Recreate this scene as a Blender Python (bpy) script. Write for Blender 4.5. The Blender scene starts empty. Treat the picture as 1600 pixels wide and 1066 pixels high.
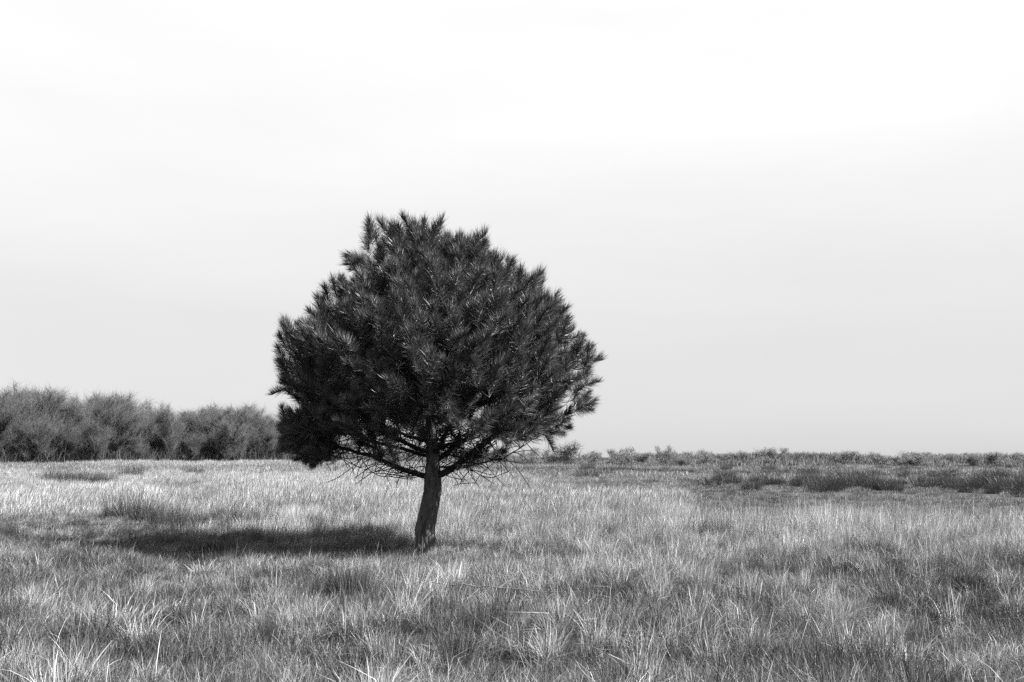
import bpy, math
import numpy as np
from mathutils import Vector, Matrix

R = math.radians
rng = np.random.default_rng(11)
sc = bpy.context.scene
col = sc.collection

# ------------------------------------------------------------------ camera
FPX, HOR = 1500.0, 715.0                  # focal length and horizon row in photo pixels (1600 x 1066)
CAMZ = 1.55
PITCH = math.atan((HOR - 533.0) / FPX)
cam_d = bpy.data.cameras.new('camera')
cam_d.sensor_width = 36.0
cam_d.lens = 36.0 * FPX / 1600.0
cam_d.clip_end = 6000
cam = bpy.data.objects.new('camera', cam_d)
col.objects.link(cam)
cam.location = (0, 0, CAMZ)
cam.rotation_euler = (R(90) + PITCH, 0, 0)
sc.camera = cam

# ------------------------------------------------------------------ sky and sun (monochrome photograph: neutral light)
SUN_EL, SUN_AZ = R(41.5), R(105.0)        # azimuth clockwise from +Y (the view direction): right, a little behind the camera
sun_dir = Vector((math.sin(SUN_AZ) * math.cos(SUN_EL), math.cos(SUN_AZ) * math.cos(SUN_EL), math.sin(SUN_EL)))
W = bpy.data.worlds.new('World')
sc.world = W
W.use_nodes = True
nt = W.node_tree
nt.nodes.clear()
def wn(t, **k):
    n = nt.nodes.new(t)
    for a, b in k.items(): setattr(n, a, b)
    return n
sky = wn('ShaderNodeTexSky', sky_type='NISHITA', sun_disc=False)
sky.sun_elevation = SUN_EL
sky.sun_rotation = SUN_AZ
sky.altitude = 0; sky.air_density = 1.0; sky.dust_density = 1.0; sky.ozone_density = 1.0
bw = wn('ShaderNodeRGBToBW')
nt.links.new(sky.outputs[0], bw.inputs[0])
# thin, even high-cloud veil: soft streaks, whiter higher up than in the thicker air along the horizon
tc = wn('ShaderNodeTexCoord')
mp = wn('ShaderNodeMapping'); mp.inputs['Scale'].default_value = (1.0, 1.0, 5.0)
mp.inputs['Location'].default_value = (0.3, 0.0, 0.75)
nt.links.new(tc.outputs['Generated'], mp.inputs['Vector'])
nz = wn('ShaderNodeTexNoise'); nz.inputs['Scale'].default_value = 1.6; nz.inputs['Detail'].default_value = 5; nz.inputs['Roughness'].default_value = 0.5
nt.links.new(mp.outputs[0], nz.inputs['Vector'])
sep = wn('ShaderNodeSeparateXYZ'); nt.links.new(tc.outputs['Generated'], sep.inputs[0])
elev = wn('ShaderNodeMapRange'); elev.interpolation_type = 'SMOOTHSTEP'
elev.inputs[1].default_value = 0.0; elev.inputs[2].default_value = 0.40; elev.inputs[3].default_value = 3.15; elev.inputs[4].default_value = 4.85
nt.links.new(sep.outputs[2], elev.inputs[0])
strk = wn('ShaderNodeMapRange'); strk.inputs[1].default_value = 0.3; strk.inputs[2].default_value = 0.7
strk.inputs[3].default_value = 0.95; strk.inputs[4].default_value = 1.05
nt.links.new(nz.outputs['Fac'], strk.inputs[0])
veil = wn('ShaderNodeMath', operation='MULTIPLY'); nt.links.new(elev.outputs[0], veil.inputs[0]); nt.links.new(strk.outputs[0], veil.inputs[1])
mixv = wn('ShaderNodeMix', data_type='FLOAT'); mixv.inputs[0].default_value = 0.85
nt.links.new(bw.outputs[0], mixv.inputs[2])
nt.links.new(veil.outputs[0], mixv.inputs[3])
bg = wn('ShaderNodeBackground'); bg.inputs['Strength'].default_value = 0.05
nt.links.new(mixv.outputs[0], bg.inputs['Color'])
wo = wn('ShaderNodeOutputWorld')
nt.links.new(bg.outputs[0], wo.inputs[0])

sd = bpy.data.lights.new('sun', 'SUN'); sd.energy = 5.0; sd.angle = R(0.53); sd.color = (1, 1, 1)
sun = bpy.data.objects.new('sun', sd); col.objects.link(sun)
sun.rotation_euler = (-sun_dir).to_track_quat('-Z', 'Y').to_euler()
sun.location = (0, 0, 30)

sc.view_settings.view_transform = 'Standard'
sc.view_settings.look = 'None'
sc.view_settings.exposure = 2.15
sc.view_settings.gamma = 1.0
sc.view_settings.use_curve_mapping = False
sc.cycles.max_bounces = 5
sc.cycles.diffuse_bounces = 2
sc.cycles.transmission_bounces = 3
sc.cycles.use_denoising = False

# ------------------------------------------------------------------ numeric helpers
def smooth(a, b, x):
    t = np.clip((np.asarray(x, float) - a) / (b - a), 0, 1)
    return t * t * (3 - 2 * t)
_perm = np.random.default_rng(5).random((256, 256))
def vnoise(x, y, s):
    x = np.asarray(x, float) / s + 37.3; y = np.asarray(y, float) / s + 91.7
    xi = np.floor(x).astype(int); yi = np.floor(y).astype(int)
    fx = x - xi; fy = y - yi
    fx = fx * fx * (3 - 2 * fx); fy = fy * fy * (3 - 2 * fy)
    g = lambda a, b: _perm[a % 256, b % 256]
    return (g(xi, yi) * (1 - fx) + g(xi + 1, yi) * fx) * (1 - fy) + (g(xi, yi + 1) * (1 - fx) + g(xi + 1, yi + 1) * fx) * fy
def fnoise(x, y, s):
    return (vnoise(x, y, s) + 0.5 * vnoise(x, y, s * 0.47) + 0.25 * vnoise(x, y, s * 0.21)) / 1.75
def terrain(x, y):
    x = np.asarray(x, float); y = np.asarray(y, float)
    left = smooth(0.30, -0.30, x / np.maximum(y, 5.0)) * 1.0
    z = smooth(25, 120, y) * (0.30 + 0.52 * left)
    z = z + (fnoise(x, y, 14.0) - 0.5) * 0.30 * smooth(20, 40, y) + (fnoise(x, y, 1.7) - 0.5) * 0.34 * smooth(60, 18, y)
    z = z - 0.12 * np.exp(-((y - 33) / 8.0) ** 2) * smooth(1, 6, x)
    z = z + smooth(300, 1800, y) * 0.2
    return z
def tz(x, y): return float(terrain(x, y))
cam.location.z = CAMZ + tz(0, 0) * 0
CP, SP = math.cos(PITCH), math.sin(PITCH)
def ray(px, py):
    u = (px - 800.0) / FPX; v = (533.0 - py) / FPX
    return Vector((u, CP - v * SP, SP + v * CP))
def on_plane(px, py, Y):                     # point seen at that pixel at depth Y
    r = ray(px, py); t = Y / r.y
    return Vector((r.x * t, Y, CAMZ + r.z * t))
def on_ground(px, py):                       # point of the ground seen at that pixel
    r = ray(px, py)
    d = 4.0
    while d < 900:
        t = d / r.y
        if CAMZ + r.z * t <= tz(r.x * t, d): break
        d *= 1.01
    t = d / r.y
    return Vector((r.x * t, d, tz(r.x * t, d)))

# ------------------------------------------------------------------ mesh helpers
def mesh_tris(name, V, F, mat, shade=None, smooth_f=False):
    V = np.ascontiguousarray(V, np.float32); F = np.ascontiguousarray(F, np.int32)
    me = bpy.data.meshes.new(name)
    n = F.shape[1]
    me.vertices.add(len(V)); me.vertices.foreach_set('co', V.ravel())
    me.loops.add(F.size); me.loops.foreach_set('vertex_index', F.ravel())
    me.polygons.add(len(F))
    me.polygons.foreach_set('loop_start', np.arange(0, F.size, n, dtype=np.int32))
    me.polygons.foreach_set('loop_total', np.full(len(F), n, np.int32))
    if smooth_f: me.polygons.foreach_set('use_smooth', np.ones(len(F), bool))
    if shade is not None:
        a = me.attributes.new('shade', 'FLOAT', 'POINT'); a.data.foreach_set('value', np.ascontiguousarray(shade, np.float32))
    me.update(calc_edges=True)
    me.validate()
    if mat: me.materials.append(mat)
    return me
def link(name, me, parent=None, **props):
    o = bpy.data.objects.new(name, me); col.objects.link(o)
    if parent: o.parent = parent
    for k, v in props.items(): o[k] = v
    return o
def empty(name, loc, rz=0, s=1.0):
    o = bpy.data.objects.new(name, None); col.objects.link(o)
    o.location = loc; o.rotation_euler.z = rz; o.scale = (s, s, s) if not hasattr(s, '__len__') else s
    o.empty_display_size = 0.2
    return o
def tag(o, label, cat, group=None):
    o['label'] = label; o['category'] = cat
    if group: o['group'] = group
    return o
def copy_tree(o, parent=None):
    c = o.copy(); col.objects.link(c); c.parent = parent
    for ch in o.children: copy_tree(ch, c)
    return c

def blades(base, h, lean_az, lean, width, face, kink=None, levels=3, head=None):
    """N curved tapering blades; returns V, F, blade index per vertex."""
    N = len(h)
    ts = np.linspace(0, 1, levels + 1)
    d = np.stack([np.cos(lean_az), np.sin(lean_az), np.zeros(N)], 1)
    s = np.stack([np.cos(face), np.sin(face), np.zeros(N)], 1)
    vs = []
    for i, t in enumerate(ts):
        horiz = lean * (0.62 * t + 0.38 * t ** 2.2)
        up = np.sqrt(np.maximum(1 - (lean * t) ** 2 * 0.75, 0.04)) * t
        if kink is not None:                     # snapped stalks: the top folds over
            k_ = kink * np.maximum(t - 0.5, 0); horiz = horiz + 0.9 * k_; up = up - 0.75 * k_
        p = base + d * (horiz * h)[:, None] + np.array([0, 0, 1.0]) * (up * h)[:, None]
        if i < levels:
            wd = width * (1 - 0.55 * t)
            if head is not None: wd = wd * (1 + head * (t > 0.6))
            vs.append(p - s * wd[:, None] * 0.5); vs.append(p + s * wd[:, None] * 0.5)
        else: vs.append(p)
    K = len(vs)
    V = np.stack(vs, 1).reshape(-1, 3)
    f = []
    for i in range(levels - 1):
        a = 2 * i; f += [(a, a + 1, a + 3), (a, a + 3, a + 2)]
    a = 2 * (levels - 1); f.append((a, a + 1, a + 2))
    F = (np.array(f)[None] + (np.arange(N) * K)[:, None, None]).reshape(-1, 3)
    return V, F, np.repeat(np.arange(N), K)

def tube(pts, rad, sides=6, jit=0.0):
    pts = np.asarray(pts, float); n = len(pts)
    T = np.gradient(pts, axis=0); T /= np.linalg.norm(T, axis=1)[:, None] + 1e-9
    ref = np.array([0, 0, 1.0]) if abs(T[0][2]) < 0.9 else np.array([1.0, 0, 0])
    V = []
    u = np.cross(T[0], ref); u /= np.linalg.norm(u)
    for i in range(n):
        u = u - T[i] * np.dot(u, T[i]); u /= np.linalg.norm(u) + 1e-9
        w = np.cross(T[i], u)
        a = np.linspace(0, 2 * np.pi, sides, endpoint=False)
        V.append(pts[i] + (np.cos(a)[:, None] * u + np.sin(a)[:, None] * w) * rad[i])
    V = np.concatenate(V)
    F = []
    for i in range(n - 1):
        for k in range(sides):
            k2 = (k + 1) % sides
            a, b, c, d = i * sides + k, i * sides + k2, (i + 1) * sides + k2, (i + 1) * sides + k
            F += [(a, b, c), (a, c, d)]
    return V, np.array(F)
class Acc:
    def __init__(s): s.V, s.F, s.S, s.n = [], [], [], 0
    def add(s, V, F, sh=1.0):
        s.V.append(V); s.F.append(np.asarray(F) + s.n); s.n += len(V)
        s.S.append(np.full(len(V), sh) if np.ndim(sh) == 0 else sh)
    def mesh(s, name, mat, sm=False): return mesh_tris(name, np.concatenate(s.V), np.concatenate(s.F), mat, np.concatenate(s.S), sm)

# ------------------------------------------------------------------ materials
def material(name):
    m = bpy.data.materials.new(name); m.use_nodes = True
    m.node_tree.nodes.clear(); return m, m.node_tree
def leaf_mat(name, lo, hi, instancer=False, transl=0.3, rough=0.5, spec=0.35):
    """thin plant tissue; colour varies by blade ('shade' 0..1) and by tuft ('tone' factor)"""
    m, t = material(name); N, L = t.nodes, t.links
    at = N.new('ShaderNodeAttribute'); at.attribute_name = 'shade'
    mr = N.new('ShaderNodeMapRange'); mr.inputs[3].default_value = lo; mr.inputs[4].default_value = hi
    L.new(at.outputs['Fac'], mr.inputs[0]); out = mr.outputs[0]
    if instancer:
        it = N.new('ShaderNodeAttribute'); it.attribute_type = 'INSTANCER'; it.attribute_name = 'tone'
        mu = N.new('ShaderNodeMath'); mu.operation = 'MULTIPLY'
        L.new(out, mu.inputs[0]); L.new(it.outputs['Fac'], mu.inputs[1]); out = mu.outputs[0]
    p = N.new('ShaderNodeBsdfPrincipled'); p.inputs['Roughness'].default_value = rough
    p.inputs['Specular IOR Level'].default_value = spec
    L.new(out, p.inputs['Base Color'])
    tr = N.new('ShaderNodeBsdfTranslucent'); L.new(out, tr.inputs['Color'])
    mx = N.new('ShaderNodeMixShader'); mx.inputs[0].default_value = transl
    L.new(p.outputs[0], mx.inputs[1]); L.new(tr.outputs[0], mx.inputs[2])
    o = N.new('ShaderNodeOutputMaterial'); L.new(mx.outputs[0], o.inputs[0])
    return m
def noise_mat(name, lo, hi, scale, rough=0.9, bump=0.4, detail=8, zs=1.0, dist=0.02, spec=0.2):
    m, t = material(name); N, L = t.nodes, t.links
    tcn = N.new('ShaderNodeTexCoord'); mpn = N.new('ShaderNodeMapping'); mpn.inputs['Scale'].default_value = (1, 1, zs)
    L.new(tcn.outputs['Object'], mpn.inputs[0])
    n = N.new('ShaderNodeTexNoise'); n.inputs['Scale'].default_value = scale; n.inputs['Detail'].default_value = detail; n.inputs['Roughness'].default_value = 0.65
    L.new(mpn.outputs[0], n.inputs['Vector'])
    mr = N.new('ShaderNodeMapRange'); mr.inputs[1].default_value = 0.3; mr.inputs[2].default_value = 0.7; mr.inputs[3].default_value = lo; mr.inputs[4].default_value = hi
    L.new(n.outputs['Fac'], mr.inputs[0])
    p = N.new('ShaderNodeBsdfPrincipled'); p.inputs['Roughness'].default_value = rough; p.inputs['Specular IOR Level'].default_value = spec
    L.new(mr.outputs[0], p.inputs['Base Color'])
    b = N.new('ShaderNodeBump'); b.inputs['Strength'].default_value = bump; b.inputs['Distance'].default_value = dist
    L.new(n.outputs['Fac'], b.inputs['Height']); L.new(b.outputs[0], p.inputs['Normal'])
    o = N.new('ShaderNodeOutputMaterial'); L.new(p.outputs[0], o.inputs[0])
    return m
M_ground = noise_mat('ground_litter', 0.0141, 0.0494, 3.0, bump=0.6)
M_grass = leaf_mat('dry_grass', 0.0447, 0.3664, True, 0.18)
M_turf = leaf_mat('short_turf', 0.0122, 0.1624, True, 0.15)
M_rush = leaf_mat('rush_stem', 0.0141, 0.0494, False, 0.15, 0.45)
M_dead = leaf_mat('dead_stem', 0.0846, 0.2116, False, 0.25)
M_needle = leaf_mat('pine_needle', 0.016, 0.090, False, 0.12, 0.40, 0.35)
M_bark = noise_mat('pine_bark', 0.0151, 0.1143, 14.0, bump=0.9, zs=0.35, dist=0.03)
M_twig = noise_mat('pine_branch_bark', 0.0071, 0.0282, 20.0, bump=0.5)
M_bare = leaf_mat('bare_twig', 0.0254, 0.0871, False, 0.0, 0.8, 0.1)
M_shrub = leaf_mat('shrub_twig', 0.0406, 0.1379, False, 0.0, 0.8, 0.1)
M_scrub = leaf_mat('scrub_leaf', 0.0141, 0.0705, True, 0.15, 0.7, 0.1)
M_btrunk = noise_mat('bare_tree_bark', 0.0170, 0.0451, 4.0)
M_stick = noise_mat('weathered_stick', 0.0846, 0.1692, 12.0)

# ------------------------------------------------------------------ ground sheet
def build_ground():
    ys = np.concatenate([np.linspace(-30, 0, 11), np.linspace(0.5, 40, 130), np.geomspace(41, 4500, 110)])
    us = np.linspace(-1, 1, 121)
    V = []
    for y in ys:
        hw = 60 + 1.3 * max(y, 0)
        x = np.sign(us) * np.abs(us) ** 1.5 * hw
        V.append(np.stack([x, np.full_like(x, y), terrain(x, np.full_like(x, max(y, 0)))], 1))
    V = np.concatenate(V); n = len(us)
    i, j = np.meshgrid(np.arange(len(ys) - 1), np.arange(n - 1), indexing='ij')
    a = (i * n + j).ravel()
    F = np.stack([a, a + 1, a + n + 1, a + n], 1)
    o = link('ground', mesh_tris('ground', V, F, M_ground, None, True), kind='structure')
    o['label'] = 'flat field soil and plant litter under the grass'
build_ground()

# ------------------------------------------------------------------ pine tree
D0 = 15.9
base = Vector(((663 - 800) / FPX * D0 / CP, D0, 0)); base = on_plane(664, 868, D0); base.z = tz(base.x, base.y)
def PL(px, py, dy=0.0):                         # photo pixel -> point in the pine's own space, dy metres behind its trunk
    p = on_plane(px, py, D0)
    return np.array([p.x - base.x, dy, p.z - base.z])
pine = empty('pine_tree', base)
tag(pine, 'lone dark pine tree with rounded crown standing in the pale grass', 'tree')

# silhouette rows: pixel y, left x, right x
SIL = [(378, 615, 690), (392, 598, 720), (406, 592, 742), (422, 592, 774), (444, 584, 804), (460, 562, 834), (484, 540, 856),
       (508, 518, 874), (532, 488, 888), (560, 462, 898), (590, 462, 898), (620, 466, 890), (645, 464, 880), (670, 464, 864), (690, 468, 840), (715, 476, 800)]
zz = []; cc = []; rr = []
for y, l, r in SIL[::-1]:
    a = PL(l, y); b = PL(r, y); zz.append(a[2]); cc.append((a[0] + b[0]) / 2); rr.append((b[0] - a[0]) / 2)
def env(z): return np.interp(z, zz, cc), np.interp(z, zz, rr)

# hand-placed outline shoots: tip pixel, base pixel
OUT = [((535, 383), (572, 402)), ((545, 400), (585, 412)), ((558, 362), (580, 400)), ((575, 352), (588, 392)), ((586, 344), (592, 385)), ((548, 415), (590, 420)),
       ((610, 342), (617, 392)), ((622, 348), (626, 395)), ((640, 337), (652, 385)), ((652, 336), (660, 382)), ((664, 340), (664, 390)), ((634, 352), (645, 400)),
       ((688, 340), (675, 392)), ((697, 348), (682, 385)), ((712, 362), (706, 405)), ((726, 364), (716, 410)), ((740, 365), (728, 408)), ((752, 370), (740, 410)), ((760, 380), (745, 420)),
       ((778, 398), (770, 440)), ((790, 400), (782, 440)), ((808, 405), (792, 440)), ((824, 418), (812, 460)), ((834, 424), (820, 465)), ((846, 440), (828, 470)), ((862, 452), (846, 490)),
       ((874, 462), (852, 498)), ((886, 472), (862, 505)), ((892, 490), (868, 520)), ((902, 508), (878, 535)), ((914, 522), (892, 552)), ((922, 535), (900, 566)), ((930, 545), (908, 580)), ((932, 562), (908, 595)),
       ((926, 585), (903, 612)), ((930, 612), (900, 632)), ((934, 632), (902, 640)), ((916, 600), (895, 625)), ((905, 645), (880, 655)), ((898, 662), (868, 668)), ((880, 688), (850, 678)), ((892, 676), (860, 672)),
       ((532, 426), (540, 468)), ((520, 434), (530, 470)), ((545, 440), (545, 478)), ((505, 442), (520, 480)), ((495, 462), (515, 498)), ((488, 482), (512, 515)), ((500, 452), (520, 500)),
       ((455, 492), (462, 540)), ((445, 500), (455, 545)), ((466, 500), (468, 545)), ((432, 528), (458, 555)), ((425, 545), (455, 572)), ((421, 562), (452, 588)), ((428, 582), (460, 600)), ((438, 598), (468, 612)), ((470, 515), (478, 555)),
       ((452, 635), (462, 672)), ((440, 650), (468, 680)), ((436, 668), (470, 692)), ((435, 686), (472, 700)), ((440, 702), (476, 708)), ((452, 716), (482, 712)), ((466, 726), (492, 712)), ((475, 728), (498, 710)), ((482, 645), (492, 690)), ((470, 660), (485, 695)), ((455, 690), (490, 700)), ((500, 718), (515, 700))]

class Graph:
    def __init__(s): s.p = []; s.par = []; s.own = []; s.w = []; s.minr = []
    def add(s, p, par, own, mr=0.0):
        s.p.append(np.array(p, float)); s.par.append(par); s.own.append(own); s.w.append(0.0); s.minr.append(mr); return len(s.p) - 1
G = Graph()
TR = [((664, 885), .23), ((664, 868), .215), ((664, 848), .205), ((664, 826), .200), ((670, 798), .178), ((676, 768), .172), ((676, 742), .172), ((677, 720), .135), ((676, 695), .118), ((672, 660), .105), ((670, 620), .092), ((666, 575), .078), ((668, 530), .064), ((663, 485), .05), ((666, 440), .036), ((660, 400), .022)]
lead_p = np.array([PL(*p) for p, r in TR]); lead_r = [r * 0.76 for p, r in TR]
lead_p[7:, 1] += np.linspace(0, 0.15, len(TR) - 7)
tp, trr = [], []
for i in range(len(TR) - 1):
    for k in range(4):
        t = k / 4; tp.append(lead_p[i] * (1 - t) + lead_p[i + 1] * t); trr.append(lead_r[i] * (1 - t) + lead_r[i + 1] * t)
prev = -1; lead_ids = []
for p, r in zip(tp, trr):
    if p[2] > 1.25: prev = G.add(p, prev, 'trunk', r); lead_ids.append(prev)
# main limbs
def limb(pts, r0, r1, own):
    pts = [np.array(p, float) for p in pts]
    dist = [np.linalg.norm(G.p[i] - pts[0]) for i in lead_ids]
    pr = lead_ids[int(np.argmin(dist))]
    pts = [G.p[pr]] + pts
    dense = []
    for a, b in zip(pts[:-1], pts[1:]):
        n = max(1, int(np.linalg.norm(b - a) / 0.13))
        for k in range(1, n + 1): dense.append(a + (b - a) * k / n)
    for i, p in enumerate(dense):
        t = i / max(1, len(dense) - 1)
        q = p + rng.normal(0, 0.010, 3)
        pr = G.add(q, pr, own, r0 * (1 - t) + r1 * t)
limbs = [
    ([PL(690, 742, -.05), PL(722, 722, -.15), PL(746, 700, -.25), PL(772, 682, -.35), PL(805, 664, -.5), PL(845, 640, -.6), PL(880, 605, -.7)], .075, .018),
    ([PL(660, 744, 0), PL(625, 731, -.1), PL(580, 712, -.2), PL(548, 703, -.3), PL(505, 692, -.45), PL(475, 690, -.5)], .060, .016),
    ([PL(685, 718, .05), PL(720, 692, .1), PL(765, 660, .2), PL(800, 630, .3), PL(840, 585, .4), PL(870, 540, .45)], .058, .015),
    ([PL(668, 715, .05), PL(625, 700, .2), PL(570, 688, .4), PL(520, 665, .5), PL(480, 620, .6)], .045, .012),
    ([PL(660, 705, -.1), PL(620, 684, -.5), PL(585, 650, -1.0), PL(560, 610, -1.4)], .045, .012),
    ([PL(684, 705, -.2), PL(700, 680, -.7), PL(720, 650, -1.2), PL(735, 610, -1.7)], .045, .012),
    ([PL(672, 700, .3), PL(660, 690, .9), PL(640, 660, 1.5), PL(630, 610, 2.0)], .045, .012),
    ([PL(684, 700, .3), PL(720, 685, .9), PL(760, 650, 1.5), PL(790, 590, 1.9)], .045, .012),
    ([PL(666, 690, .0), PL(610, 672, .1), PL(550, 640, .1), PL(490, 600, .1), PL(450, 580, 0)], .042, .012),
    ([PL(684, 730, 0), PL(740, 728, -.6), PL(790, 715, -1.0), PL(830, 690, -1.2)], .030, .008),
]
for k, (pts, a, b) in enumerate(limbs): limb(pts, a * (.8 if k < 3 else .62), b * .8, 'branch%d' % k)
nl = len(limbs)
for k, z in enumerate(np.linspace(2.25, 4.7, 16)):
    az = k * 2.4 + 0.6
    cx, r = env(min(z + 0.9, 5.3))
    lz = lead_ids[int(np.argmin([abs(G.p[i][2] - z) for i in lead_ids]))]
    s0 = G.p[lz]
    end = np.array([cx + math.cos(az) * r * 0.72, math.sin(az) * r * 0.72, min(z + 0.75 + 0.25 * rng.random(), 5.3)])
    m1 = s0 * 0.55 + end * 0.45 - np.array([0, 0, 0.12])
    limb([s0 + (m1 - s0) * 0.3, m1, end], 0.036 - 0.0012 * k, 0.010, 'branch%d' % (nl + k))
nb = nl + 16

# shoots: (base point, direction, length)
shoots = []
g = np.random.default_rng(3)
for tip, bs in OUT:
    dy = g.normal(0, 0.25)
    a = PL(*bs, dy); b = PL(*tip, dy + g.normal(0, .05))
    v = b - a; L = np.linalg.norm(v)
    shoots.append((a, v / L, L * 0.95))
for tip, bs in OUT:                              # the same lobes carried round in depth
    for sgn in (-1, 1):
        if g.random() < (0.6 if tip[1] < 480 or tip[0] > 840 else 0.2): continue
        dy = sgn * g.uniform(0.22, 0.6); sh = np.array([668 - tip[0], 560 - tip[1]]); sh = sh / np.linalg.norm(sh) * g.uniform(4, 14)
        a = PL(bs[0] + sh[0] + g.normal(0, 5), bs[1] + sh[1] + g.normal(0, 5), dy); b = PL(tip[0] + sh[0] + g.normal(0, 6), tip[1] + sh[1] + g.normal(0, 6), dy * 1.15)
        v = b - a; L = np.linalg.norm(v); shoots.append((a, v / L, L))
cand = 0; acc = [s[0] + s[1] * 0.2 for s in shoots]
while len(shoots) < 1250 and cand < 60000:
    cand += 1
    z = g.uniform(1.5, 5.15)
    cx, r = env(z)
    th = g.uniform(0, 2 * np.pi)
    f = math.sqrt(g.uniform(0.06, 0.90))
    x = cx + math.cos(th) * r * f; y = math.sin(th) * r * f * 0.98
    if g.random() > r / 2.6 + 0.15: continue
    # the underside is open: foliage only towards the rim, thinner on the right
    floor_z = 2.48 - 0.68 * smooth(0.40, 0.95, f) - 0.25 * (x < -1.5) + 0.10 * smooth(0.5, 2.0, x)
    if z < floor_z and g.random() < 0.93: continue
    if z < 2.7 and g.random() < 0.12 + 0.22 * smooth(0.0, 1.2, x): continue
    if z < 2.0 and -1.5 < x < 1.7 and g.random() < 0.8: continue
    if 0.7 < x < 2.1 and 2.3 < z < 3.0 and g.random() < 0.35: continue
    p = np.array([x, y, z])
    lump = vnoise(x * 1.0 + z * 2.3, y + z * 0.7, 0.62)
    if lump < 0.34 and g.random() < 0.85: continue
    md = 0.215
    if min(np.sum((np.array(acc) - p) ** 2, axis=1)) < md * md: continue
    acc.append(p)
    o = np.array([math.cos(th), math.sin(th), 0])
    up = 0.80 + 0.75 * smooth(2.2, 4.2, z) + g.normal(0, .22)
    if z < 2.3: up -= 0.35
    d = o * (0.62 * f + 0.08) + np.array([0, 0, up]) + g.normal(0, 0.2, 3)
    d /= np.linalg.norm(d)
    shoots.append((p - d * 0.1, d, g.uniform(0.36, 0.64)))

# twigs from the nearest branch node to every shoot
order = np.argsort([min(np.linalg.norm(G.p[i] - s[0]) for i in range(0, len(G.p), 3)) for s in shoots])
for k in order:
    b, d, L = shoots[k]
    P = np.array(G.p)
    v = b - P; dist = np.linalg.norm(v, axis=1) + 1e-6
    cosu = (v @ d) / dist
    cost = dist * (1.35 - 0.35 * cosu) + 0.5 * np.maximum(0, P[:, 2] - b[2])
    j = int(np.argmin(cost))
    a = P[j]; own = G.own[j]
    if own == 'trunk': own = 'branch%d' % nb; nb += 1
    n = max(2, int(dist[j] / 0.12))
    c = (a + b) / 2 - d * dist[j] * 0.18 - np.array([0, 0, 0.10 * dist[j]])
    pr = j
    for i in range(1, n + 1):
        t = i / n
        q = a * (1 - t) ** 2 + c * 2 * t * (1 - t) + b * t * t + g.normal(0, 0.012, 3) * (i < n)
        pr = G.add(q, pr, own, 0.004)
    for i in range(1, 3): pr = G.add(b + d * L * 0.45 * i, pr, own, 0.004)
    G.w[pr] = 1.0
# bare dead twigs curving about in the open skirt
for k in range(520):
    cands = [i for i in range(len(G.p)) if G.own[i].startswith('branch') and G.p[i][2] < 2.45 and G.minr[i] > 0.0035 and -1.5 < G.p[i][0] < 1.6 and abs(G.p[i][1]) < 1.5]
    thick = [i for i in cands if G.minr[i] > 0.008]
    j = thick[g.integers(len(thick))] if g.random() < .6 else cands[g.integers(len(cands))]
    p = G.p[j].copy(); th = math.atan2(p[1], p[0]) + g.normal(0, 0.9)
    d = np.array([math.cos(th), math.sin(th), g.normal(0.05, 0.40)]); d /= np.linalg.norm(d)
    pr = j; curl = g.normal(0, 0.22, 3) + np.array([0, 0, 0.10])
    n = g.integers(4, 10)
    ids = []
    for i in range(n):
        d = d + curl * 0.6 + g.normal(0, 0.10, 3); d /= np.linalg.norm(d); p = p + d * 0.09
        if p[2] < 1.12: break
        pr = G.add(p, pr, G.own[j], 0.0065); ids.append(pr)
    G.w[pr] += 0.2
    if len(ids) > 6:
        pr = ids[2]; p = G.p[pr].copy(); d2 = g.normal(0, 1, 3); d2 /= np.linalg.norm(d2)
        for i in range(4): p = p + d2 * 0.08; pr = G.add(p, pr, G.own[j], 0.005)
NP = len(G.p)
w = np.array(G.w)
for i in range(NP - 1, -1, -1):
    if G.par[i] >= 0: w[G.par[i]] += w[i]
rad = np.maximum(np.array(G.minr), 0.0042 * np.maximum(w, 0.3) ** 0.45)
kids = [[] for _ in range(NP)]
for i in range(NP):
    if G.par[i] >= 0: kids[G.par[i]].append(i)
bacc = {}
def main_child(i):
    same = [k for k in kids[i] if G.own[k] == G.own[i]]
    return max(same, key=lambda k: (G.minr[k], w[k])) if same else None
started = set()
for i in range(NP):
    own = G.own[i]
    if own == 'trunk' or i in started: continue
    ch = [i]
    started.add(i)
    while True:
        nx = main_child(ch[-1])
        if nx is None or nx in started: break
        ch.append(nx); started.add(nx)
    pts = [G.p[i] for i in ([G.par[ch[0]]] + ch)]
    rs = [min(rad[ch[0]] * 1.15, rad[G.par[ch[0]]])] + [rad[c] for c in ch]
    rs[-1] *= 0.6
    V, F = tube(pts, rs, 7 if rs[0] > 0.02 else 4)
    bacc.setdefault(own, Acc()).add(V, F)
for own in sorted(bacc, key=lambda s: int(s[6:])):
    link('branch', bacc[own].mesh('branch', M_twig, True), pine)
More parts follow.
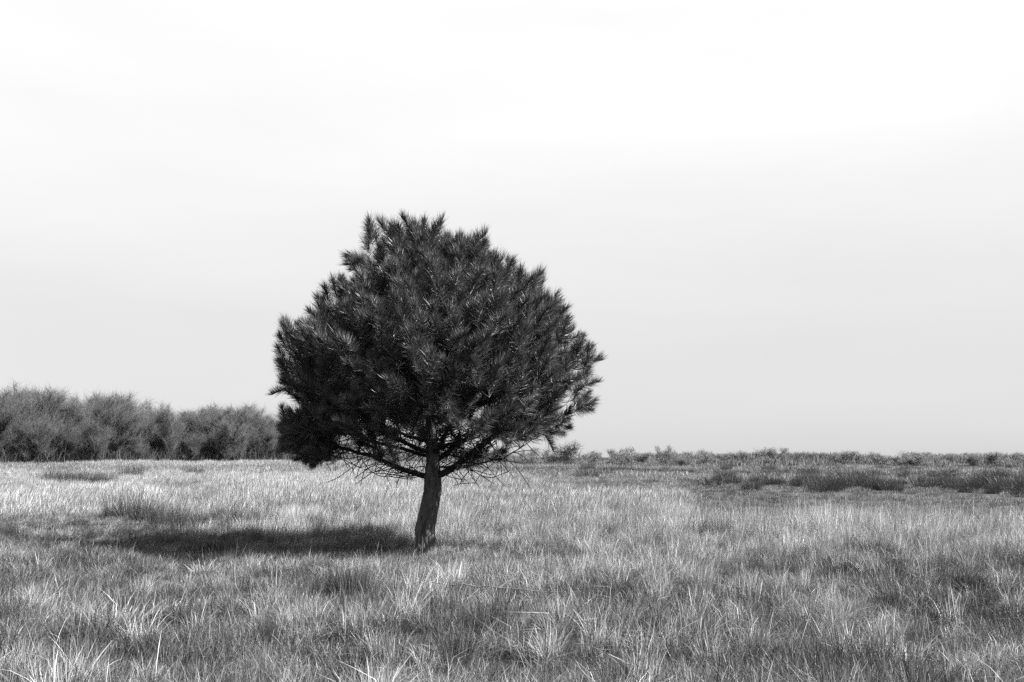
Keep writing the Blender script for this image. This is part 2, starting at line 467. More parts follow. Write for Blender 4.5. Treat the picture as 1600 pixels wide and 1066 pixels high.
# trunk with furrowed bark plates
def build_trunk():
    P = np.array(tp); Rr = np.array(trr)
    n = 200; ts = np.linspace(0, 1, len(P)); tt = np.linspace(0, 1, n) ** 1.4
    PP = np.stack([np.interp(tt, ts, P[:, k]) for k in range(3)], 1); RR = np.interp(tt, ts, Rr)
    sides = 56; V = []
    for i in range(n):
        a = np.linspace(0, 2 * np.pi, sides, endpoint=False)
        z = PP[i][2]
        cell = vnoise(np.cos(a) * 3.2 + 10 + np.sin(a) * 0.7, np.sin(a) * 3.2 + z * 3.0 + 5, 0.55)
        cell2 = vnoise(np.cos(a) * 8 + 3, np.sin(a) * 8 + z * 14.0, 0.8)
        big = vnoise(np.cos(a) * 1.2 + 30, np.sin(a) * 1.2 + z * 2.2, 0.9)
        r = RR[i] * (0.84 + 0.20 * smooth(0.25, 0.6, cell) + 0.09 * cell2 + 0.26 * (big - 0.5))
        r = r * (1 + 0.22 * np.exp(-max(z, 0) / 0.14) * (0.5 + 0.5 * np.cos(3 * a + 1)))
        V.append(np.stack([PP[i][0] + np.cos(a) * r, PP[i][1] + np.sin(a) * r, np.full(sides, z)], 1))
    V = np.concatenate(V)
    i, j = np.meshgrid(np.arange(n - 1), np.arange(sides), indexing='ij')
    a = (i * sides + j).ravel(); b = (i * sides + (j + 1) % sides).ravel()
    F = np.stack([a, b, b + sides, a + sides], 1)
    link('trunk', mesh_tris('trunk', V, F, M_bark, None, False), pine)
build_trunk()
# needle brushes: ten shared shapes, axis +Z, unit length about 1
def needle_brush(seed, L=0.40, n=340):
    q = np.random.default_rng(seed)
    t = q.beta(1.6, 1.1, n)
    th = q.uniform(0, 2 * np.pi, n)
    ang = np.interp(t, [0, 0.6, 1], [1.15, 0.85, 0.28]) + q.normal(0, 0.16, n)
    ln = q.uniform(0.10, 0.20, n)
    o = np.stack([np.cos(th), np.sin(th), np.zeros(n)], 1)
    d = o * np.sin(ang)[:, None] + np.array([0, 0, 1.0]) * np.cos(ang)[:, None]
    bend = np.array([0.1 * q.normal(), 0.1 * q.normal(), 0])
    axis = lambda t: np.stack([bend[0] * t ** 2, bend[1] * t ** 2, t * L], 1)
    p0 = axis(t); p2 = p0 + d * ln[:, None] + np.array([0, 0, 0.02]); p1 = p0 + d * ln[:, None] * 0.5
    s = np.cross(d, q.normal(0, 1, (n, 3))); s /= np.linalg.norm(s, axis=1)[:, None] + 1e-9
    wd = q.uniform(0.0035, 0.0060, n)[:, None]
    V = np.stack([p0 - s * wd * .5, p0 + s * wd * .5, p1 - s * wd * .5, p1 + s * wd * .5, p2], 1).reshape(-1, 3)
    F = (np.array([(0, 1, 3), (0, 3, 2), (2, 3, 4)])[None] + (np.arange(n) * 5)[:, None, None]).reshape(-1, 3)
    return V, F, np.repeat(np.clip(q.random(n) * q.uniform(.45, 1.5), 0, 1.4), 5)
brush = [needle_brush(50 + k) for k in range(10)]
brush_me = [mesh_tris('needle_tuft', V, F, M_needle, S) for V, F, S in brush]
def brush_matrix(b, d, L, roll):
    q = Vector(d).to_track_quat('Z', 'Y')
    return Matrix.Translation(Vector(b)) @ q.to_matrix().to_4x4() @ Matrix.Rotation(roll, 4, 'Z') @ Matrix.Diagonal((1.24 * min(1, L / .42) ** .5, 1.24 * min(1, L / .42) ** .5, L / 0.48, 1))
# the tufts that show largest (outline first, then the side towards the camera) are parts; the rest of the crown is one mass
vis = sorted(range(len(shoots)), key=lambda k: (k >= len(OUT), shoots[k][0][1] - 0.15 * shoots[k][0][2]))
rest = Acc(); front = []
for rank, k in enumerate(vis):
    b, d, L = shoots[k]
    m = brush_matrix(b - d * 0.03, d, L, g.uniform(0, 6.28)); v = int(g.integers(10))
    if rank < 290: front.append((m, v))
    else:
        V, F, S = brush[v]; A = np.array(m)
        rest.add(V @ A[:3, :3].T + A[:3, 3], F, S)
crown = link('crown', rest.mesh('crown', M_needle), pine, kind='stuff')
for m, v in front:
    o = link('needle_tuft', brush_me[v], crown); o.matrix_local = m

# ------------------------------------------------------------------ bare woodland and skyline shrubs
def bare_tree(seed, H, spread, n_limb, n_twig, tw_w, trunk_r, stems=1, base_h=0.12, mat=M_bare):
    """returns (trunk mesh, crown mesh): forking limbs and a haze of fine twigs"""
    q = np.random.default_rng(seed)
    T, C = Acc(), Acc()
    ends = []
    for s in range(stems):
        off = np.array([q.normal(0, .25 * (stems > 1)), q.normal(0, .25 * (stems > 1)), -0.1])
        top = np.array([q.normal(0, .12 * H * (1 + stems * .3)), q.normal(0, .12 * H), H * q.uniform(.55, .75)])
        k = 7; pts = [off + (top - off) * i / k + q.normal(0, .02 * H, 3) * (0 < i < k) for i in range(k + 1)]
        rs = trunk_r * np.linspace(1, .3, k + 1) / math.sqrt(stems)
        V, F = tube(pts, rs, 7); T.add(V, F, 0.4)
        for b in range(n_limb // stems):
            t = q.uniform(base_h, 1.0); i = min(int(t * k), k - 1); p = pts[i] + (pts[i + 1] - pts[i]) * (t * k - i)
            az = q.uniform(0, 6.283); el = q.uniform(.45, 1.2) + .30 * t
            d = np.array([math.cos(az) * math.cos(el), math.sin(az) * math.cos(el), math.sin(el)])
            L = spread * q.uniform(.6, 1.1) * (1.05 - .35 * t)
            L = min(L, max(0.4, (H - p[2]) / max(d[2], .2)))
            r0 = trunk_r * .38 * (1.1 - .6 * t); lp = [p]
            for m in range(5):
                d = d + q.normal(0, .2, 3) + np.array([0, 0, .08]); d /= np.linalg.norm(d); lp.append(lp[-1] + d * L / 5)
            V, F = tube(lp, r0 * np.linspace(1, .25, 6), 4); C.add(V, F, q.uniform(.2, .6))
            ends += [(lp[m], d) for m in (1, 2, 3, 4, 5)]
    n = n_twig
    pick = q.integers(0, len(ends), n)
    P = np.array([ends[i][0] for i in pick]) + q.normal(0, .12, (n, 3)); D0_ = np.array([ends[i][1] for i in pick])
    D = D0_ * .7 + q.normal(0, .62, (n, 3)) + np.array([0, 0, .70]); D /= np.linalg.norm(D, axis=1)[:, None]
    ln = q.uniform(.5, 1.5, n) * spread * .33
    room = np.maximum(0.25, (H * q.uniform(.86, 1.08, n) - P[:, 2])); ln = np.where(D[:, 2] > .1, np.minimum(ln, room / np.maximum(D[:, 2], .1)), ln)
    mid = P + D * (ln * .5)[:, None]; tip = mid + (D + q.normal(0, .35, (n, 3)) + np.array([0, 0, .2])) * (ln * .5)[:, None]
    s = np.cross(D, q.normal(0, 1, (n, 3))); s /= np.linalg.norm(s, axis=1)[:, None] + 1e-9
    wd = (tw_w * q.uniform(.5, 1.2, n))[:, None]
    # a three-sided sliver per twig
    s2 = np.cross(D, s)
    V = np.stack([P + s * wd * .5, P - s * wd * .25 + s2 * wd * .43, P - s * wd * .25 - s2 * wd * .43,
                  mid + s * wd * .35, mid - s * wd * .18 + s2 * wd * .3, mid - s * wd * .18 - s2 * wd * .3, tip], 1).reshape(-1, 3)
    f = [(0, 1, 4), (0, 4, 3), (1, 2, 5), (1, 5, 4), (2, 0, 3), (2, 3, 5), (3, 4, 6), (4, 5, 6), (5, 3, 6)]
    F = (np.array(f)[None] + (np.arange(n) * 7)[:, None, None]).reshape(-1, 3)
    V[:, 2] = np.maximum(V[:, 2], 0.02)
    C.add(V, F, np.repeat(q.random(n), 7))
    return T.mesh('trunk', M_btrunk, True), C.mesh('crown', mat)
wood_var = [bare_tree(100 + k, 8.0, 3.0, 40, 3600, .024, .16, 1 + (k % 3)) for k in range(7)]
def skyline(px): return np.interp(px, [-250, -60, 0, 50, 90, 130, 190, 230, 262, 300, 330, 380, 420, 470, 520], [602, 604, 610, 599, 606, 610, 615, 625, 633, 634, 632, 630, 640, 645, 660])
wood = []
q = np.random.default_rng(21)
def put_tree(px, d, top, var, lab):
    x = (px - 800) / FPX * d; z0 = tz(x, d)
    H = CAMZ + (HOR - top) / FPX * d - z0
    t = empty('bare_tree', (x, d, z0), q.uniform(0, 6.28)); s = H / 8.0
    t.scale = (s * q.uniform(1.1, 1.45), s * q.uniform(1.1, 1.45), s)
    link('trunk', wood_var[var][0], t); link('crown', wood_var[var][1], t)
    tag(t, lab, 'tree', 'bare trees of the wood'); return t
COMMON = 'leafless grey tree in the dense row of the wood'
for px in np.arange(-230, 505, 20):
    px = px + q.uniform(-8, 8); d = np.interp(px, [-230, 0, 430, 520], [98, 104, 132, 140]) + q.uniform(-3, 3)
    lab = COMMON
    put_tree(px, d, skyline(px) + q.uniform(-3, 6), int(q.integers(7)), lab)
BACK = 'leafless grey tree behind the front row of the wood'
for px in np.arange(-240, 510, 24):
    px = px + q.uniform(-9, 9); d = np.interp(px, [-230, 430, 520], [112, 142, 150]) + q.uniform(-4, 4)
    put_tree(px, d, skyline(px) + q.uniform(-5, 4), int(q.integers(7)), BACK)
for px, top, d, v, lab in [(55, 596, 108, 1, 'tallest leafless tree, its twigs rising above the rest of the wood'),
                           (190, 612, 113, 4, 'thin leafless tree poking up where the treetops start to drop'),
                           (345, 629, 122, 2, 'broad leafless tree with dense rounded crown at the low end of the wood')]:
    put_tree(px, d, top, v, lab)
# understorey thicket: one mass of low brush at the foot of the wood
def thicket():
    A = Acc(); q = np.random.default_rng(8)
    n = 22000
    px = q.uniform(-250, 540, n); d = np.interp(px, [-230, 0, 430, 540], [94, 99, 126, 138]) + q.uniform(0, 18, n)
    x = (px - 800) / FPX * d; z = terrain(x, d)
    h = q.uniform(0.5, 2.4, n)
    V, F, I = blades(np.stack([x, d, z], 1), h, q.uniform(0, 6.28, n), q.uniform(.05, .6, n), q.uniform(.02, .04, n), q.uniform(-.6, .6, n))
    o = link('brush_thicket', mesh_tris('brush_thicket', V, F, M_bare, q.random(n)[I]), kind='stuff')
    tag(o, 'low grey brush at the foot of the bare wood', 'brush')
thicket()
def skyline_brush():
    q = np.random.default_rng(18); n = 34000
    px = q.uniform(500, 1760, n); d = 110 + 110 * q.random(n) ** 1.3
    x = (px - 800) / FPX * d; z = terrain(x, d)
    c = fnoise(x, d * .6, 5.5)
    keep = q.random(n) < smooth(.42, .64, c); x, d, z, c = x[keep], d[keep], z[keep], c[keep]; n = len(x)
    h = q.uniform(.3, 1.0, n) * (.35 + 1.7 * smooth(.45, .78, c))
    V, F, I = blades(np.stack([x, d, z], 1), h, q.uniform(0, 6.28, n), q.uniform(.1, .8, n), q.uniform(.03, .06, n), q.uniform(-.6, .6, n))
    o = link('skyline_brush', mesh_tris('skyline_brush', V, F, M_shrub, q.random(n)[I]), kind='stuff')
    tag(o, 'low dark brush along the far edge of the field', 'brush')
    n = 16000
    px = q.uniform(450, 1900, n); d = q.uniform(420, 520, n); x = (px - 800) / FPX * d
    c = fnoise(x, d * .1, 40.0); h = q.uniform(.6, 1.1, n) * (1.2 + 2.6 * smooth(.35, .75, c))
    V, F, I = blades(np.stack([x, d, terrain(x, d)], 1), h, q.uniform(0, 6.28, n), q.uniform(.1, .8, n), q.uniform(.2, .4, n), q.uniform(-.6, .6, n))
    o = link('far_treeline', mesh_tris('far_treeline', V, F, M_bare, q.random(n)[I]), kind='stuff')
    tag(o, 'faint low line of trees on the horizon', 'treeline')
skyline_brush()
shrub_var = [bare_tree(200 + k, 2.4, 1.3, 18, 700, .035, .05, 5, .05, M_shrub) for k in range(5)]
def put_shrub(px, top, d, wide, lab, grp):
    x = (px - 800) / FPX * d; z0 = tz(x, d)
    H = max(0.8, CAMZ + (HOR - top) / FPX * d - z0); s = H / 2.4
    t = empty('bare_shrub', (x, d, z0), q.uniform(0, 6.28)); v = int(q.integers(5))
    t.scale = (s * wide * 1.5, s * wide * 1.5, s)
    link('stems', shrub_var[v][0], t); link('twigs', shrub_var[v][1], t)
    tag(t, lab, 'shrub', grp); return t
SK = 'small bare shrub on the flat skyline of the field'
for px, top, wide, lab in [(895, 690, 1.1, 'bushy bare shrub on the skyline just beside the pine crown'), (965, 700, 1.1, SK), (1010, 706, 1.2, SK),
        (1042, 695, .8, 'tall narrow bare shrub standing up from the skyline beyond the dark rushes'), (1095, 702, 1.1, SK), (1130, 708, 1.2, SK), (1165, 704, 1.1, SK),
        (1212, 699, 1.3, 'wide rounded bare shrub, largest of those along the skyline'), (1250, 707, 1, SK), (1300, 708, .8, SK), (1340, 710, 1.2, SK), (1440, 710, 1.3, SK), (1455, 708, 1.2, SK),
        (1510, 708, 1.1, SK), (1550, 709, 1.2, SK), (1590, 714, 1.2, SK), (860, 700, 1.2, SK), (925, 704, 1.2, SK), (985, 706, 1.1, SK),
        (820, 698, 1.2, SK), (770, 700, 1.3, SK), (720, 697, 1.3, SK), (640, 692, 1.3, SK), (600, 688, 1.4, SK), (565, 684, 1.5, SK), (530, 672, 1.6, SK), (680, 696, 1.3, SK), (1640, 709, 1.3, SK)]:
    put_shrub(px, top, 128 + q.uniform(-8, 30), wide, lab, 'shrubs along the skyline')
for i in range(46):                              # lower ones between them
    put_shrub(q.uniform(540, 1650), q.uniform(703, 713), q.uniform(105, 190), q.uniform(1.0, 1.9), SK, 'shrubs along the skyline')

FT = 'short young leafless tree at the foot of the wood, lower than those behind'
for px in np.arange(-220, 520, 30):
    px = px + q.uniform(-13, 13); d = np.interp(px, [-230, 0, 430, 540], [95, 100, 127, 137]) + q.uniform(-2, 4)
    put_tree(px, d, HOR - (HOR - skyline(px)) * q.uniform(.38, .72), int(q.integers(7)), FT)['group'] = 'young trees at the foot of the wood'

# ------------------------------------------------------------------ grass (geometry-node instances of tufts)
def tuft_mesh(name, seed, mat, n, rad_, h0, h1, lean0, lean1, w0, w1, wind, head=False, spread=1.0):
    q = np.random.default_rng(seed)
    r = rad_ * np.sqrt(q.random(n)); th = q.uniform(0, 6.283, n)
    b = np.stack([r * np.cos(th), r * np.sin(th), np.full(n, -0.03)], 1)
    h = q.uniform(h0, h1, n) * (1 - .3 * (r / rad_) ** 2)
    az = np.where(q.random(n) < wind, q.normal(0, .7, n), th + q.normal(0, .9, n))
    ln = lean0 + (lean1 - lean0) * q.beta(1.0, 2.2, n)
    V, F, I = blades(b, h, az, ln, q.uniform(w0, w1, n), q.uniform(0, 3.1416, n), head=(q.random(n) < .2) * 0.9 if head else None, kink=(q.random(n) < .16) * q.uniform(.5, 1.3, n), levels=4)
    return mesh_tris(name, V, F, mat, np.clip(q.beta(.8, 1.1, n), 0, 1)[I])
def scatter(name, meshes, P, S, ROT, TONE, IDX, label, cat):
    me = bpy.data.meshes.new(name)
    me.vertices.add(len(P)); me.vertices.foreach_set('co', np.ascontiguousarray(P, np.float32).ravel())
    for nm, ty, dat in (('scl', 'FLOAT_VECTOR', S), ('rot', 'FLOAT_VECTOR', ROT), ('tone', 'FLOAT', TONE), ('idx', 'INT', IDX)):
        a = me.attributes.new(nm, ty, 'POINT')
        a.data.foreach_set('vector' if ty == 'FLOAT_VECTOR' else 'value', np.ascontiguousarray(dat, np.int32 if ty == 'INT' else np.float32).ravel())
    o = link(name, me, kind='stuff'); o['label'] = label; o['category'] = cat
    ng = bpy.data.node_groups.new(name + '_scatter', 'GeometryNodeTree')
    ng.interface.new_socket('Geometry', in_out='INPUT', socket_type='NodeSocketGeometry')
    ng.interface.new_socket('Geometry', in_out='OUTPUT', socket_type='NodeSocketGeometry')
    N, L = ng.nodes, ng.links
    gi = N.new('NodeGroupInput'); go = N.new('NodeGroupOutput')
    join = N.new('GeometryNodeJoinGeometry')
    for m in meshes:
        so = bpy.data.objects.new(m.name, m)          # source shape, not linked into the scene
        oi = N.new('GeometryNodeObjectInfo'); oi.inputs['Object'].default_value = so
        g2 = N.new('GeometryNodeGeometryToInstance'); L.new(oi.outputs['Geometry'], g2.inputs[0]); L.new(g2.outputs[0], join.inputs[0])
    def attr(nm, ty):
        n = N.new('GeometryNodeInputNamedAttribute'); n.data_type = ty; n.inputs['Name'].default_value = nm; return n.outputs['Attribute']
    e2r = N.new('FunctionNodeEulerToRotation'); L.new(attr('rot', 'FLOAT_VECTOR'), e2r.inputs[0])
    m2p = N.new('GeometryNodeMeshToPoints'); L.new(gi.outputs[0], m2p.inputs[0])
    iop = N.new('GeometryNodeInstanceOnPoints'); iop.inputs['Pick Instance'].default_value = True
    L.new(m2p.outputs[0], iop.inputs['Points']); L.new(join.outputs[0], iop.inputs['Instance'])
    L.new(attr('idx', 'INT'), iop.inputs['Instance Index']); L.new(e2r.outputs[0], iop.inputs['Rotation']); L.new(attr('scl', 'FLOAT_VECTOR'), iop.inputs['Scale'])
    L.new(iop.outputs[0], go.inputs[0])
    md = o.modifiers.new('scatter', 'NODES'); md.node_group = ng
    return o
def field_points(y0, y1, dens, seed, margin=4.0):
    q = np.random.default_rng(seed)
    area = 0.62 * (y1 ** 2 - y0 ** 2) + 2 * margin * (y1 - y0)
    n = int(area * dens)
    y = np.sqrt(q.uniform(y0 ** 2, y1 ** 2, n)); x = q.uniform(-1, 1, n) * (0.62 * y + margin)
    return x, y, q
def patch(x, y, cx, cy, rx, ry): return smooth(1.25, 0.75, np.sqrt(((x - cx) / rx) ** 2 + ((y - cy) / ry) ** 2) + 0.35 * (fnoise(x, y, 1.5) - .5))
def tall_share(x, y):
    """how much tall pale grass grows at a place (0..1)"""
    u = x / np.maximum(y, 1)
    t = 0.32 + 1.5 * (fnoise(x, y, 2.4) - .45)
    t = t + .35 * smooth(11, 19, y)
    t = t - 1.2 * patch(x, y, -11.0, 20.0, 4.4, 4.6)                      # trodden patch on the left
    t = t - 1.1 * smooth(20, 22, y) * smooth(.15, .24, u) * smooth(90, 60, y)   # low wet ground beyond the stand on the right
    t = t - .5 * smooth(34, 46, y) * smooth(-.02, .08, u)
    t = t - .7 * patch(x, y, 1.6, 7.0, 1.6, .8)
    return np.clip(t, 0, 1)
def rot_for(q, n, zs=.6, tilt=.10):
    return np.stack([q.normal(0, tilt, n), q.normal(0, tilt, n), q.normal(0, zs, n)], 1)

tall_v = [tuft_mesh('tall_grass', 300 + k, M_grass, 75, .10, .20, .62, .06, 1.0, .0022, .0054, .45, True) for k in range(8)]
turf_v = [tuft_mesh('turf', 330 + k, M_turf, 170, .22, .06, .28, .2, 1.25, .0028, .006, .25) for k in range(8)]
# near tall grass
x, y, q = field_points(4.8, 24, 30, 61)
ts = tall_share(x, y); keep = q.random(len(x)) < ts * 1.0 + .06
x, y, ts = x[keep], y[keep], ts[keep]; n = len(x)
hs = (.38 + .55 * ts) * q.uniform(.75, 1.25, n) * (.45 + 1.0 * fnoise(x, y, .7)) * (1 + .25 * smooth(16, 19, y) + .25 * smooth(16.5, 18.5, y) * smooth(.10, .18, x / y)) * (1 - .5 * patch(x, y, -4.0, 15.0, 6.0, 3.2)) * (1 - .22 * smooth(14, 8, y))
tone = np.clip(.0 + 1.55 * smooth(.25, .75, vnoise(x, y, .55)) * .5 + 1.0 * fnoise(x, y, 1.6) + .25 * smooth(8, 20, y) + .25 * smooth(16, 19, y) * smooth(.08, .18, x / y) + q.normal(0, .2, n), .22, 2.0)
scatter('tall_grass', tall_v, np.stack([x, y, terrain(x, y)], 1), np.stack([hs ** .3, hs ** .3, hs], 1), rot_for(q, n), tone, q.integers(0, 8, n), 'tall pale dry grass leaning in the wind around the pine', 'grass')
# bright leaning tussocks standing proud of the rest
tuss_v = [tuft_mesh('tussock', 345 + k, M_grass, 150, .10, .18, .52, .06, .9, .0020, .0046, .35, True) for k in range(6)]
x, y, q = field_points(4.8, 22, 5.0, 68)
keep = q.random(len(x)) < .25 + tall_share(x, y) * .9; x, y = x[keep], y[keep]; n = len(x)
hs = q.uniform(.5, 1.1, n) * (1 - .45 * patch(x, y, -4.0, 15.0, 6.0, 3.2)) * (1 - .7 * patch(x, y, -11.0, 20.0, 4.4, 4.6))
scatter('grass_tussocks', tuss_v, np.stack([x, y, terrain(x, y)], 1), np.stack([q.uniform(.7, 1.3, n), q.uniform(.7, 1.3, n), hs], 1), rot_for(q, n, .7, .15), q.uniform(.55, 1.7, n), q.integers(0, 6, n), 'clumped pale grass tussocks around the pine and in the foreground', 'grass')
# near short turf, everywhere
x, y, q = field_points(4.8, 26, 40, 62); n = len(x)
hs = q.uniform(.5, 1.1, n) * (.45 + .9 * fnoise(x, y, .8)) * (1 - .45 * patch(x, y, -11.0, 20.0, 4.4, 4.6))
tone = np.clip(-.1 + 2.0 * fnoise(x, y, .6) + q.normal(0, .2, n), .2, 1.9)
scatter('short_grass', turf_v, np.stack([x, y, terrain(x, y)], 1), np.stack([hs ** .4, hs ** .4, hs], 1), rot_for(q, n, 3.0, .18), tone, q.integers(0, 8, n), 'short matted grass between the taller tufts', 'grass')
# field beyond the pine
mid_v = [tuft_mesh('field_grass', 360 + k, M_grass, 120, .38, .30, .66, .2, .8, .006, .012, .65, True) for k in range(6)]
x, y, q = field_points(22, 64, 9, 63)
ts = tall_share(x, y); keep = q.random(len(x)) < ts + .35
x, y, ts = x[keep], y[keep], ts[keep]; n = len(x)
hs = (.30 + .75 * ts) * q.uniform(.8, 1.2, n)
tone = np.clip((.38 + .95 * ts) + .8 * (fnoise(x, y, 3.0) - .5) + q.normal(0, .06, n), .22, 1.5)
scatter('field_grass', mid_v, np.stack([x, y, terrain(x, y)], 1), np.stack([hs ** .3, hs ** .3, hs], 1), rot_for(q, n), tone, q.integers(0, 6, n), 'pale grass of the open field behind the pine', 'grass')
far_v = [tuft_mesh('far_grass', 380 + k, M_grass, 150, .85, .25, .60, .2, .8, .012, .028, .6) for k in range(5)]
x, y, q = field_points(60, 300, .75, 64); n = len(x)
u = x / y
ts = np.clip(.25 + .5 * smooth(.03, -.12, u) + 1.9 * (fnoise(x * .4, y, 9.0) - .45), 0, 1)
hs = (.45 + .6 * ts) * q.uniform(.8, 1.3, n)
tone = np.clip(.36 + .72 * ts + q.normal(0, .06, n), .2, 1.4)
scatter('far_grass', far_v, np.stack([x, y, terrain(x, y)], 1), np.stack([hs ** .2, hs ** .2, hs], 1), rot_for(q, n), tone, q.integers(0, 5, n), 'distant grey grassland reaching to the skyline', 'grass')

# dark low scrub speckling the far right of the field
scrub_v = [tuft_mesh('scrub', 390 + k, M_scrub, 130, .45, .25, .75, .1, .8, .012, .03, .2) for k in range(4)]
x, y, q = field_points(44, 135, .32, 66); u = x / y
c = fnoise(x * .6, y, 3.5); keep = (q.random(len(x)) < smooth(.46, .66, c) * smooth(-.05, .25, u)); x, y, c = x[keep], y[keep], c[keep]; n = len(x)
hs = q.uniform(.5, 1.1, n) * (.5 + .8 * c)
scatter('field_scrub', scrub_v, np.stack([x, y, terrain(x, y)], 1), np.stack([q.uniform(.9, 1.6, n), q.uniform(.9, 1.6, n), hs], 1), rot_for(q, n, 3, .05), q.uniform(.5, 1.5, n), q.integers(0, 4, n), 'dark low scrub scattered over the far field beyond the rushes', 'scrub')
# dark tufts among the pale grass, their colour standing in for shaded gaps too
dark_v = [tuft_mesh('dark_gap_tuft', 430 + k, M_scrub, 120, .13, .14, .46, .05, .9, .003, .006, .3) for k in range(5)]
x, y, q = field_points(4.8, 21, 14, 69); c = fnoise(x, y, .9)
keep = q.random(len(x)) < smooth(.50, .68, c); x, y = x[keep], y[keep]; n = len(x)
hs = q.uniform(.5, 1.1, n) * (1 - .35 * patch(x, y, -4.0, 15.0, 6.0, 3.2))
scatter('dark_gap_tufts', dark_v, np.stack([x, y, terrain(x, y)], 1), np.stack([q.uniform(.8, 1.3, n), q.uniform(.8, 1.3, n), hs], 1), rot_for(q, n, 3, .1), q.uniform(.5, 1.5, n), q.integers(0, 5, n), 'dark low tufts among the pale grass, also standing in for shaded gaps', 'grass')
# long pale arching stalks standing out of the foreground
stray_v = [tuft_mesh('stalk', 410 + k, M_grass, 6, .12, .30, .66, .15, 1.15, .0022, .0036, .3, True) for k in range(8)]
x, y, q = field_points(4.8, 19, 3.0, 67); n = len(x)
hs = q.uniform(.55, 1.05, n)
scatter('grass_stalks', stray_v, np.stack([x, y, terrain(x, y)], 1), np.stack([hs, hs, hs], 1), rot_for(q, n, 1.2, .2), q.uniform(1.0, 2.0, n), q.integers(0, 8, n), 'long pale arching grass stalks in the foreground', 'grass')

# ------------------------------------------------------------------ rush clumps
def rush_mesh(seed, n=260, r=.26, h=.8, w=1.0):
    q = np.random.default_rng(seed)
    rr_ = r * np.sqrt(q.random(n)); th = q.uniform(0, 6.283, n)
    b = np.stack([rr_ * np.cos(th), rr_ * np.sin(th), np.full(n, -.04)], 1)
    hh = h * q.uniform(.55, 1.05, n); az = np.where(q.random(n) < .35, q.normal(.1, .6, n), th)
    V, F, I = blades(b, hh, az, q.uniform(.05, .55, n) * (.4 + .8 * rr_ / r), w * q.uniform(.005, .009, n), q.uniform(0, 3.14, n))
    a = mesh_tris('stems', V, F, M_rush, q.random(n)[I])
    m = n // 4; b = b[:m]
    V, F, I = blades(b * 1.1, h * q.uniform(.3, .9, m), th[:m], q.uniform(.2, .9, m), q.uniform(.004, .007, m), q.uniform(0, 3.14, m))
    return a, mesh_tris('dead_stems', V, F, M_dead, q.random(m)[I])
rush_v = [rush_mesh(400 + k) for k in range(6)]
rush_far_v = [rush_mesh(460 + k, 620, .52, .8) for k in range(5)]
q = np.random.default_rng(77)
def rush(p, h, wide, lab, grp):
    far = wide >= 1.4
    t = empty('rush_clump', p, q.normal(0, .5)); s = h / .8; w_ = s * wide * (.5 if far else 1); t.scale = (w_, w_, s)
    v = int(q.integers(5)); link('stems', (rush_far_v if far else rush_v)[v][0], t)
    if not far: link('dead_stems', rush_v[v][1], t)
    tag(t, lab, 'rush', grp)
def rush_px(px, py, h, wide, lab, grp): rush(on_ground(px, py), h, wide, lab, grp)
A_ = 'dark rush clump in the low ground beyond the tall grass stand'
for px, py in [(1245, 762), (1285, 764), (1305, 766), (1345, 764), (1365, 767), (1385, 766), (1415, 760), (1440, 764), (1465, 763), (1490, 766), (1510, 769), (1535, 766), (1555, 772), (1575, 770), (1595, 776), (1615, 770), (1640, 774), (1400, 770), (1260, 757), (1330, 758), (1475, 757), (1540, 759), (1590, 762), (1180, 756), (1210, 760), (1130, 755), (1150, 758)]:
    rush_px(px + q.uniform(-5, 5), py, q.uniform(.65, 1.05), q.uniform(1.5, 2.4), A_, 'rushes in the low ground')
for i in range(34):
    d = q.uniform(42, 95); px = q.uniform(900, 1660); x = (px - 800) / FPX * d
    rush(Vector((x, d, tz(x, d))), q.uniform(.5, .95), q.uniform(1.5, 2.8), 'dark rounded rush clump scattered on the far field towards the skyline', 'rushes on the far field')
B_ = 'dark rush clump bordering the trodden patch of short grass'
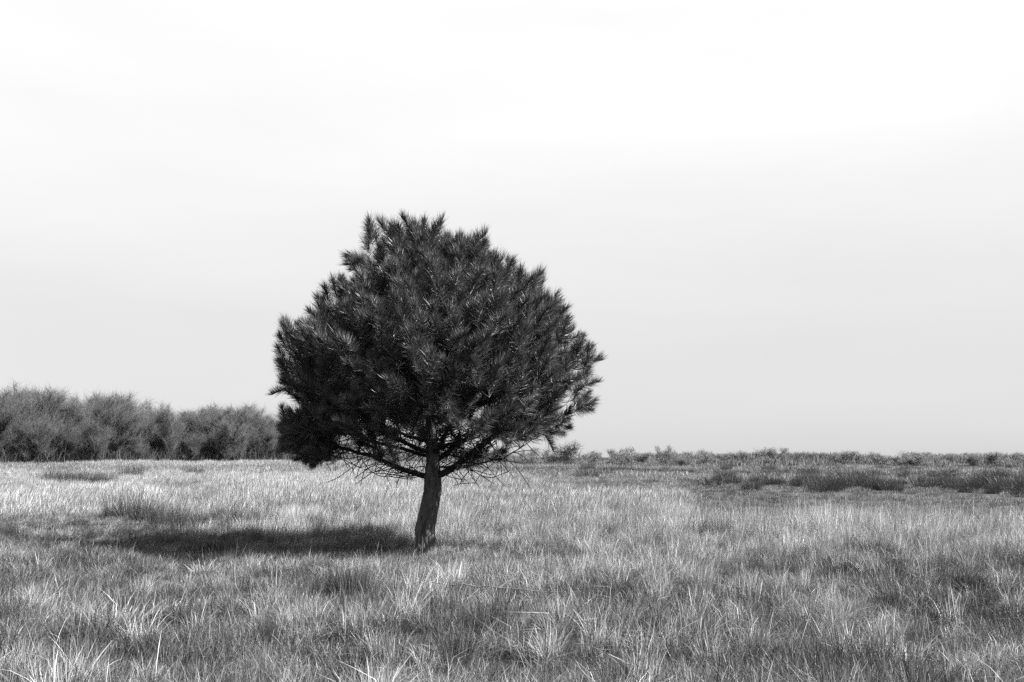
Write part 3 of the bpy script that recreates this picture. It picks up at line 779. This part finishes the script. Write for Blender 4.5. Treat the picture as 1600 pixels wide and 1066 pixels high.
for px, py in [(178, 810), (200, 812), (222, 814), (240, 820), (262, 826), (285, 828), (310, 830), (335, 829), (360, 830), (390, 829), (420, 826)]:
    rush_px(px, py, q.uniform(.5, .7), q.uniform(.9, 1.2), B_, 'rushes by the trodden patch')
C_ = 'dark rush clump in the open field in front of the bare wood'
for px, py in [(82, 762), (95, 766), (112, 767), (130, 767), (150, 767), (165, 766), (205, 752), (300, 748)]:
    rush_px(px, py, q.uniform(.95, 1.25), q.uniform(1.45, 1.9), C_, 'rushes in front of the wood')
E_ = 'dark rush tuft rising among the tall pale grass'
for px, py, h in [(948, 850, .5), (1025, 858, .45), (1098, 848, .55), (1122, 850, .55), (1400, 905, .4), (1460, 915, .45), (885, 905, .35), (1240, 850, .4), (1330, 905, .4), (790, 905, .35), (1050, 900, .4), (1490, 860, .4), (1180, 905, .35)]:
    rush_px(px, py, h, .8, E_, 'rush tufts in the tall grass')
for px, py, h, lab in [(555, 950, .62, 'tall dark rush tuft in front of the pine, left of its trunk'), (520, 945, .55, 'smaller rush tuft against the side of the tall dark one'),
                       (712, 1040, .42, 'dark low rush tuft in the foreground below the pale stick'), (770, 1000, .5, 'upright rush tuft with pale stems just below the pale stick'),
                       (415, 1005, .3, 'stubby dark rush tuft in short foreground grass'), (230, 1030, .32, 'ragged dark rush tuft in the matted foreground grass')]:
    rush_px(px, py, h, .8, lab, 'foreground rush tufts')

# ------------------------------------------------------------------ fallen stick
def stick():
    a = on_ground(672, 935); b = on_ground(880, 946)
    a = np.array(a) + [0, 0, .16]; b = np.array(b) + [0, 0, .12]; q = np.random.default_rng(4)
    pts = [a + (b - a) * t + q.normal(0, .006, 3) for t in np.linspace(0, 1, 12)]
    V, F = tube(pts, np.linspace(.010, .004, 12), 7)
    A = Acc(); A.add(V, F)
    V, F = tube([pts[6], pts[6] + np.array([.10, .05, .07]), pts[6] + np.array([.22, .08, .1])], [.007, .005, .003], 5); A.add(V, F)
    o = link('fallen_stick', A.mesh('fallen_stick', M_stick, True))
    tag(o, 'thin pale fallen stick caught in the grass in front of the pine', 'stick')
stick()
